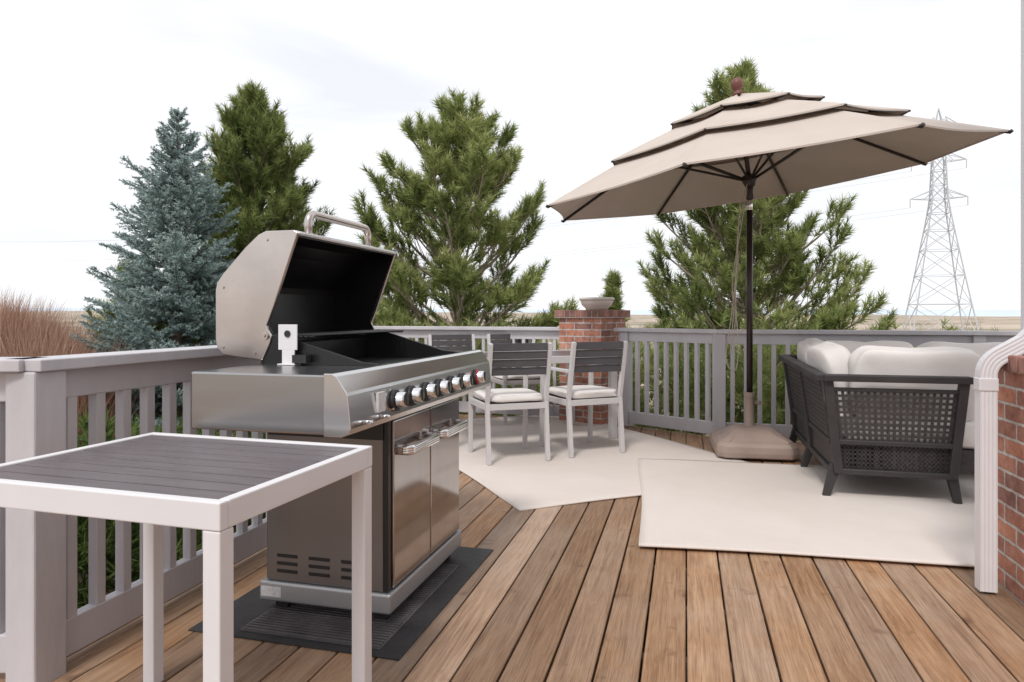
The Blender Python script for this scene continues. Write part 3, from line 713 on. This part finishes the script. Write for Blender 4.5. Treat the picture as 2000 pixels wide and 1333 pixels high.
# ---------------------------------------------------------------- foliage helpers
rngs=np.random.default_rng(11)
def nrmz(a): return a/np.maximum(1e-9,np.linalg.norm(a,axis=1,keepdims=True))
def tri_obj(name,V,r,mat,parent=None,loc=(0,0,0)):
    n=len(V); me=bpy.data.meshes.new(name)
    me.vertices.add(n*3); me.vertices.foreach_set("co",V.reshape(-1).astype(np.float32))
    me.loops.add(n*3); me.loops.foreach_set("vertex_index",np.arange(n*3,dtype=np.int32))
    me.polygons.add(n); me.polygons.foreach_set("loop_start",np.arange(0,n*3,3,dtype=np.int32))
    at=me.attributes.new("rnd",'FLOAT','FACE'); at.data.foreach_set("value",np.clip(r,0,1).astype(np.float32))
    me.materials.append(M[mat]); me.update(calc_edges=True)
    o=bpy.data.objects.new(name,me); col.objects.link(o); o.location=loc
    if parent: o.parent=parent
    return o
def needles(P,D,T_,n,L,w,spread,off=0.05):
    P=np.repeat(P,n,0);D=np.repeat(D,n,0);T_=np.repeat(T_,n)
    m=len(P); R=rngs.normal(size=(m,3)); R=nrmz(R); d=nrmz(D+spread*R)
    s=P+D*rngs.uniform(-off,off,(m,1)); pr=nrmz(np.cross(d,rngs.normal(size=(m,3))))
    tip=s+d*(L*rngs.uniform(.65,1.1,(m,1)))
    V=np.stack([s-pr*w/2,s+pr*w/2,tip],1)
    return V,T_+rngs.normal(0,.10,m)
def pine(name,x,y,H,prof,z0f=.12,dz=.27,nb=5,subs=8,tufts=4,nn=13,NL=.15,w=.015,mat='pine',seed=1,dense=1.0,lean=(0,0),open_=0.0):
    rg=random.Random(seed); zb=gh(x,y); g=group(name,(x,y,zb)); mb=MB()
    tk=[Vector((lean[0]*t*t*H+.04*math.sin(t*5+seed),lean[1]*t*t*H+.04*math.cos(t*4+seed),t*H)) for t in np.linspace(0,1,14)]
    mb.tube(tk,[.012+.085*(H/6)*(1-i/13) for i in range(14)],8)
    def tp(t):
        f=t*13; i=min(12,int(f)); return tk[i].lerp(tk[i+1],f-i)
    P=[];D=[];C=[]
    def tuft(p,d,c): P.append(tuple(p));D.append(tuple(d));C.append(c)
    z=z0f*H
    while z<H*.985:
        t=z/H; k=nb if t<.9 else 4; a0=rg.uniform(0,6.28)
        for b in range(k):
            if rg.random()>dense+.15*(t): continue
            az=a0+6.283*b/k+rg.uniform(-.4,.4)
            L=prof(t)*rg.uniform(.62,1.15)
            el=math.radians(2+48*t**1.3+rg.uniform(-10,14))
            st=tp(min(.999,t+rg.uniform(-.02,.02)))
            d=Vector((math.cos(az)*math.cos(el),math.sin(az)*math.cos(el),math.sin(el)))
            pts=[st]; nseg=6; cur=st.copy(); dd=d.copy()
            for i in range(nseg):
                dd=(dd+Vector((rg.uniform(-.13,.13),rg.uniform(-.13,.13),.12+rg.uniform(-.06,.06)))).normalized(); cur=cur+dd*(L/nseg); pts.append(cur.copy())
            mb.tube(pts,[max(.005,.024*(L/1.5)*(1-i/nseg)+.005) for i in range(nseg+1)],4,cap=False)
            base=rg.uniform(.22,.68)
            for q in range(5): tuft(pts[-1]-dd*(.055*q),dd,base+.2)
            ns=max(4,int(subs*L/1.1))
            for s_ in range(ns):
                f=.22+open_+(.76-open_)*(s_+rg.random()*.6)/ns; ff=f*nseg; i=min(nseg-1,int(ff)); sp=pts[i].lerp(pts[i+1],ff-i)
                bd=(pts[i+1]-pts[i]).normalized(); side=bd.cross(Vector((0,0,1)))
                if side.length<.1: side=Vector((1,0,0))
                side.normalize(); sgn=1 if s_%2 else -1
                sd=(bd*.7+side*sgn*rg.uniform(.3,1.0)+Vector((0,0,rg.uniform(-.25,.9)))).normalized()
                sl=min(.5,L*.36)*(1.25-f)*rg.uniform(.7,1.3)+.06
                e=sp+sd*sl+Vector((0,0,sl*.25))
                if sl>.1: mb.tube([sp,e],[.007,.004],3,cap=False)
                nt_=max(3,int(tufts*sl/.2))
                if open_>0: nt_=min(nt_,4)
                for q in range(nt_):
                    fr_=1-q*.055/sl
                    if fr_<.1: break
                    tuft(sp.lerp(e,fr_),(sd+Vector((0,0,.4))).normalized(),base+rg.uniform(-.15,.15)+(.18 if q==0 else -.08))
        z+=dz*(1-.35*t)*rg.uniform(.8,1.2)
    for q in range(9): tuft(tp(1)-Vector((0,0,.06*q)),Vector((rg.uniform(-.2,.2),rg.uniform(-.2,.2),1)).normalized(),.7)
    mb.obj("trunk_and_limbs",'bark2' if mat=='pine' else 'bark',g)
    V,r=needles(np.array(P),np.array(D),np.array(C),nn,NL,w,.85)
    tri_obj("needles",V,r,mat,g)
    return g
def spruce(name,x,y,H,prof,seed=2):
    rg=random.Random(seed); zb=gh(x,y); g=group(name,(x,y,zb)); mb=MB()
    mb.tube([(0,0,H*t) for t in np.linspace(0,1,8)],[.012+.10*(1-t) for t in np.linspace(0,1,8)],8)
    P=[];D=[];C=[]
    z=.06*H
    while z<H*.99:
        t=z/H; k=10 if t<.85 else 7; a0=rg.uniform(0,6.28)
        for b in range(k):
            az=a0+6.283*b/k+rg.uniform(-.3,.3); L=prof(t)*rg.uniform(.55,1.15)
            if rg.random()<.15: L*=1.2
            el=math.radians(-8+38*t**1.6+rg.uniform(-12,12))
            d=Vector((math.cos(az)*math.cos(el),math.sin(az)*math.cos(el),math.sin(el)))
            cur=Vector((0,0,z+rg.uniform(-.05,.05))); pts=[cur.copy()]; dd=d.copy(); ns=7
            for i in range(ns):
                dd=(dd+Vector((rg.uniform(-.08,.08),rg.uniform(-.08,.08),.06))).normalized(); cur=cur+dd*(L/ns); pts.append(cur.copy())
            mb.tube(pts,[.012*(1-i/ns)+.003 for i in range(ns+1)],4,cap=False)
            base=rg.uniform(.2,.65)
            def line(p,e,c0,c1):
                l=(e-p).length; m=max(2,int(l/.026)); dv=(e-p).normalized()
                for q in range(m):
                    f=(q+.5)/m; P.append(tuple(p.lerp(e,f)));D.append(tuple(dv));C.append(c0+(c1-c0)*f)
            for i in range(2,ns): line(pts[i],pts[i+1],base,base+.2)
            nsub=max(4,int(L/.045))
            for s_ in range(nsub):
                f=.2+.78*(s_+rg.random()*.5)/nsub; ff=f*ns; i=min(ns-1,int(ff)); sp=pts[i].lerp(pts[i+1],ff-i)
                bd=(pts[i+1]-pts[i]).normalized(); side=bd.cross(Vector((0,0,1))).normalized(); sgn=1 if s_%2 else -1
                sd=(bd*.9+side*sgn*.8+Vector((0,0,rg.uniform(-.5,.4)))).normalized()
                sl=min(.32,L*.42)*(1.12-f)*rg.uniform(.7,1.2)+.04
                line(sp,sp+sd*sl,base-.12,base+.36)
        z+=.15*(1-.3*t)*rg.uniform(.8,1.2)
    for q in range(14): P.append((0,0,H-.02*q+.05));D.append((0,0,1));C.append(.6)
    mb.obj("trunk_and_limbs",'bark',g)
    V,r=needles(np.array(P),np.array(D),np.array(C),4,.048,.019,1.1,off=.012)
    tri_obj("needles",V,r,'spruce',g)
def blobs(name,items,leaf,mat,loc=(0,0,0)):
    Vs=[];rs=[]
    for (cx,cy,cz,rx,ry,rz_,n) in items:
        d=nrmz(rngs.normal(size=(n,3))); rad=rngs.uniform(.45,1.0,(n,1))**.5
        bump=1+.22*np.sin(d[:,0:1]*7+cx)*np.cos(d[:,1:2]*6+cy)+.12*np.sin(d[:,2:3]*11+d[:,0:1]*9)
        p=np.array([cx,cy,cz])+d*rad*bump*np.array([rx,ry,rz_])
        a=nrmz(rngs.normal(size=(n,3)))*leaf; b=nrmz(rngs.normal(size=(n,3)))*leaf*.6
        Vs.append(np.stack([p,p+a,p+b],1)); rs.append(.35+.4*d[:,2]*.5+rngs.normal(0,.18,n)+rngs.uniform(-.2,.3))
    return tri_obj(name,np.concatenate(Vs),np.concatenate(rs),mat,loc=loc)
def tuft_bush(name,items,mat,nn=14,NL=.14,w=.014):
    Ps=[];Ds=[];Cs=[]
    for (cx,cy,cz,rx,ry,rz_,n) in items:
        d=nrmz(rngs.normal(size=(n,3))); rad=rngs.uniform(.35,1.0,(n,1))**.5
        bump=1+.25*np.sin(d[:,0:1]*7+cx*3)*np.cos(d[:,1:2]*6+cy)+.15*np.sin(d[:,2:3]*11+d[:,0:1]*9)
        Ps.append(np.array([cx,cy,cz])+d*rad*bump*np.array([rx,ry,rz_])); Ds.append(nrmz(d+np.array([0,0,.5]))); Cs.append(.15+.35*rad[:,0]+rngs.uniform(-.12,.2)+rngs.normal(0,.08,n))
    V,r=needles(np.concatenate(Ps),np.concatenate(Ds),np.concatenate(Cs),nn,NL,w,.9)
    return tri_obj(name,V,r,mat)
def twigs(name,centers,n,htop,mat,w=.012):
    # bushy clumps of upright branching twigs; htop = absolute height of clump tops
    Vs=[];rs=[]
    for (x,y,rad,top) in centers:
        zb=gh(x,y); c=rngs.uniform(.2,.8); h=top-zb
        m=n
        a=rngs.uniform(0,6.28,m); rr=rad*np.sqrt(rngs.uniform(0,1,m))
        z0=zb+h*rngs.uniform(0,.8,m)
        p=np.stack([x+rr*np.cos(a),y+rr*np.sin(a),z0],1)
        d=nrmz(np.stack([np.cos(a)*.3*rr/rad+rngs.normal(0,.22,m),np.sin(a)*.3*rr/rad+rngs.normal(0,.22,m),np.ones(m)],1))
        L=(h*rngs.uniform(.15,.38,(m,1)))
        pr=nrmz(np.cross(d,rngs.normal(size=(m,3))))
        Vs.append(np.stack([p-pr*w/2,p+pr*w/2,p+d*L],1)); rs.append(c+rngs.normal(0,.2,m))
    return tri_obj(name,np.concatenate(Vs),np.concatenate(rs),mat)
def conep(R0,p=1.0,low=.12):
    def f(t):
        a=R0*max(0.03,(1-t))**p
        return a*min(1,(.55+t/low*.45)) if t<low else a
    return f
def hz(x,y,ztop): return ztop-gh(x,y)
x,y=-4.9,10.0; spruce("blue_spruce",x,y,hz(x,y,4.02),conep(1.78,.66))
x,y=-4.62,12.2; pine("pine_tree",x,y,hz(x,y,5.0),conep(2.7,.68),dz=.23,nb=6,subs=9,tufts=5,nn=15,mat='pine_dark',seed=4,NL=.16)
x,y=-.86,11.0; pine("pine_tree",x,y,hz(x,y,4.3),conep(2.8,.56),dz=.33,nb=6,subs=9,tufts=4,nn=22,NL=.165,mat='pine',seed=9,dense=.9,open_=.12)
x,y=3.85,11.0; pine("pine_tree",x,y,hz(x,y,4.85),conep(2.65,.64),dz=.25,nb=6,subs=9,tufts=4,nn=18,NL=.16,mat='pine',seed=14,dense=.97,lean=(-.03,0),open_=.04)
x,y=2.0,13.6; pine("pine_tree",x,y,hz(x,y,1.85),conep(.9,.7),dz=.22,nb=5,subs=7,tufts=4,nn=14,mat='pine',seed=21)
x,y=-6.9,12.5; pine("pine_tree",x,y,hz(x,y,1.85),conep(1.5,.5),dz=.24,nb=6,subs=8,tufts=4,nn=14,mat='pine_dark',seed=23)
x,y=-2.7,13.0; pine("pine_tree",x,y,hz(x,y,2.5),conep(1.3,.6),dz=.26,nb=5,subs=8,tufts=4,nn=14,mat='pine',seed=27)
rg=random.Random(8)
it=[]
for k in range(60):
    x=rg.uniform(-4.8,-1.9);y=rg.uniform(2.4,6.8)
    lim=-1.45+(y-2.1)*.25 if y<3.65 else -1.05-(y-3.65)*.256
    r=rg.uniform(.35,.6)
    if x>lim-r-.15: continue
    it.append((x,y,gh(x,y)+r*.75,r,r,r*1.15,150))
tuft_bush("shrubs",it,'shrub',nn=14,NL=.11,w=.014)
it=[]
for k in range(44):
    x=-3.5+10.5*k/43+rg.uniform(-.2,.2); y=8.5+rg.uniform(0,.9)
    if x>2: y-=.9
    r=rg.uniform(.55,.8); top=rg.uniform(.6,.95); zb=gh(x,y); h=(top-zb)/2
    it.append((x,y,zb+h,r,r,h,330))
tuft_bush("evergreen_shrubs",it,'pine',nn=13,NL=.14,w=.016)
it=[]
for k in range(190):
    a=rg.uniform(-.9,.9); d=rg.uniform(30,420); x=d*math.sin(a);y=d*math.cos(a)
    r=rg.uniform(.5,1.3)*(1+d/200); it.append((x,y,gh(x,y)+r*.25,r*1.5,r*1.3,r*.65,400))
for k in range(40):
    x=rg.uniform(-26,-9); y=rg.uniform(13,34)
    r=rg.uniform(.4,.9); it.append((x,y,gh(x,y)+r*.6,r*1.5,r*1.3,r*1.1,500))
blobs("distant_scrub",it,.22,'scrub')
cs=[]
for k in range(46):
    y=rg.uniform(8.5,11.5); f=rg.uniform(-.80,-.62); x=f*y
    top=1.35-(f+.80)/.18*.75+rg.uniform(-.25,.12)
    cs.append((x,y,rg.uniform(.35,.6),top))
twigs("dry_shrubs",cs,2000,0,'dry')
# ---------------------------------------------------------------- pylon
tx,ty=75.0,120.0; tg=group("transmission_tower",(tx,ty,gh(tx,ty)),math.radians(-20)); z0=gh(tx,ty)
mb=MB()
lv=[(0,5.0),(6,4.0),(11,3.2),(15.5,2.5),(19,1.95),(22,1.5),(24.5,1.2),(27,1.1),(29.5,1.0),(32,.9),(34.5,.8),(37,.65)]
def cor(i):
    z,w=lv[i]; return [Vector((sx*w,sy*w,z)) for sx,sy in((-1,-1),(1,-1),(1,1),(-1,1))]
for i in range(len(lv)-1):
    a,b=cor(i),cor(i+1)
    for k in range(4):
        k2=(k+1)%4
        mb.beam(a[k],b[k],.17,.17); mb.beam(a[k],b[k2],.10,.10); mb.beam(a[k2],b[k],.10,.10); mb.beam(b[k],b[k2],.10,.10)
top=Vector((0,0,40.5))
for c in cor(len(lv)-1): mb.beam(c,top,.12,.12)
arms=[(24.5,4.4),(31,4.2),(37,3.3)]
tips=[]
for z,w in arms:
    for s in(-1,1):
        tip=Vector((s*w,0,z+.2)); tips.append(tip)
        for sy in(-.9,.9):
            mb.beam((s*.9,sy,z),tip,.11,.11); mb.beam((s*.8,sy,z+1.7),tip,.11,.11)
            mb.beam((s*w*.5,sy*.5,z+.1),(s*.85,sy,z+1.5),.08,.08)
        mb.beam(tip,tip+Vector((0,0,-1.5)),.14,.14)
mb.obj("lattice",'galv',tg)
mb=MB()
for tip in tips:
    p=Vector((tx,ty,z0))+Matrix.Rotation(math.radians(-20),3,'Z')@(tip+Vector((0,0,-1.5)))
    q=p+Vector((-330,150,0)); pts=[]
    for i in range(31):
        f=i/30; c=p.lerp(q,f); c.z-=9*4*f*(1-f); pts.append(c)
    mb.tube(pts,.02,4)
mb.obj("power_lines",'wire')
# ---------------------------------------------------------------- world, sun, camera
SE,SAZ=math.radians(52),math.radians(200)
w=bpy.data.worlds.new("World"); bpy.context.scene.world=w; w.use_nodes=True; nt=w.node_tree
bg=nt.nodes["Background"]; bg.inputs[1].default_value=0.1
sk=N(nt,"ShaderNodeTexSky"); sk.sky_type='NISHITA'; sk.sun_disc=False; sk.sun_elevation=SE; sk.sun_rotation=SAZ
tcn=N(nt,"ShaderNodeTexCoord"); mp=N(nt,"ShaderNodeMapping"); mp.inputs["Scale"].default_value=(1.3,1.3,6.5); mp.inputs["Location"].default_value=(1.35,0.6,0.9)
nt.links.new(tcn.outputs["Generated"],mp.inputs[0])
nz=N(nt,"ShaderNodeTexNoise"); nz.inputs["Scale"].default_value=1.9; nz.inputs["Detail"].default_value=8; nz.inputs["Distortion"].default_value=.5
nt.links.new(mp.outputs[0],nz.inputs[0])
r=ramp(nt,[(0.30,(0.82,)*3),(0.46,(0.96,)*3),(0.56,(1,1,1))]); nt.links.new(nz.outputs[0],r.inputs[0])
mx=N(nt,"ShaderNodeMixRGB"); nt.links.new(r.outputs[0],mx.inputs[0]); nt.links.new(sk.outputs[0],mx.inputs[1])
cc=N(nt,"ShaderNodeCombineXYZ"); cc.inputs[0].default_value=10.6; cc.inputs[1].default_value=10.75; cc.inputs[2].default_value=11.1
nt.links.new(cc.outputs[0],mx.inputs[2]); nt.links.new(mx.outputs[0],bg.inputs[0])
sl=bpy.data.lights.new("sun",'SUN'); sl.energy=1.9; sl.angle=math.radians(12); sl.color=(1,.965,.92)
so=bpy.data.objects.new("sun",sl); col.objects.link(so)
dirv=Vector((math.sin(SAZ)*math.cos(SE),math.cos(SAZ)*math.cos(SE),math.sin(SE)))
so.rotation_euler=dirv.to_track_quat('Z','Y').to_euler(); so.location=(0,0,20)
cam=bpy.data.cameras.new("camera"); cam.lens=24; cam.sensor_width=36; cam.shift_y=-0.0258; cam.clip_end=20000; cam.clip_start=.05
co=bpy.data.objects.new("camera",cam); col.objects.link(co); co.location=(0,0,1.10); co.rotation_euler=(math.radians(90),0,0)
bpy.context.scene.camera=co
sc=bpy.context.scene; sc.view_settings.view_transform='Standard'; sc.view_settings.look='None'; sc.view_settings.exposure=0; sc.view_settings.gamma=1
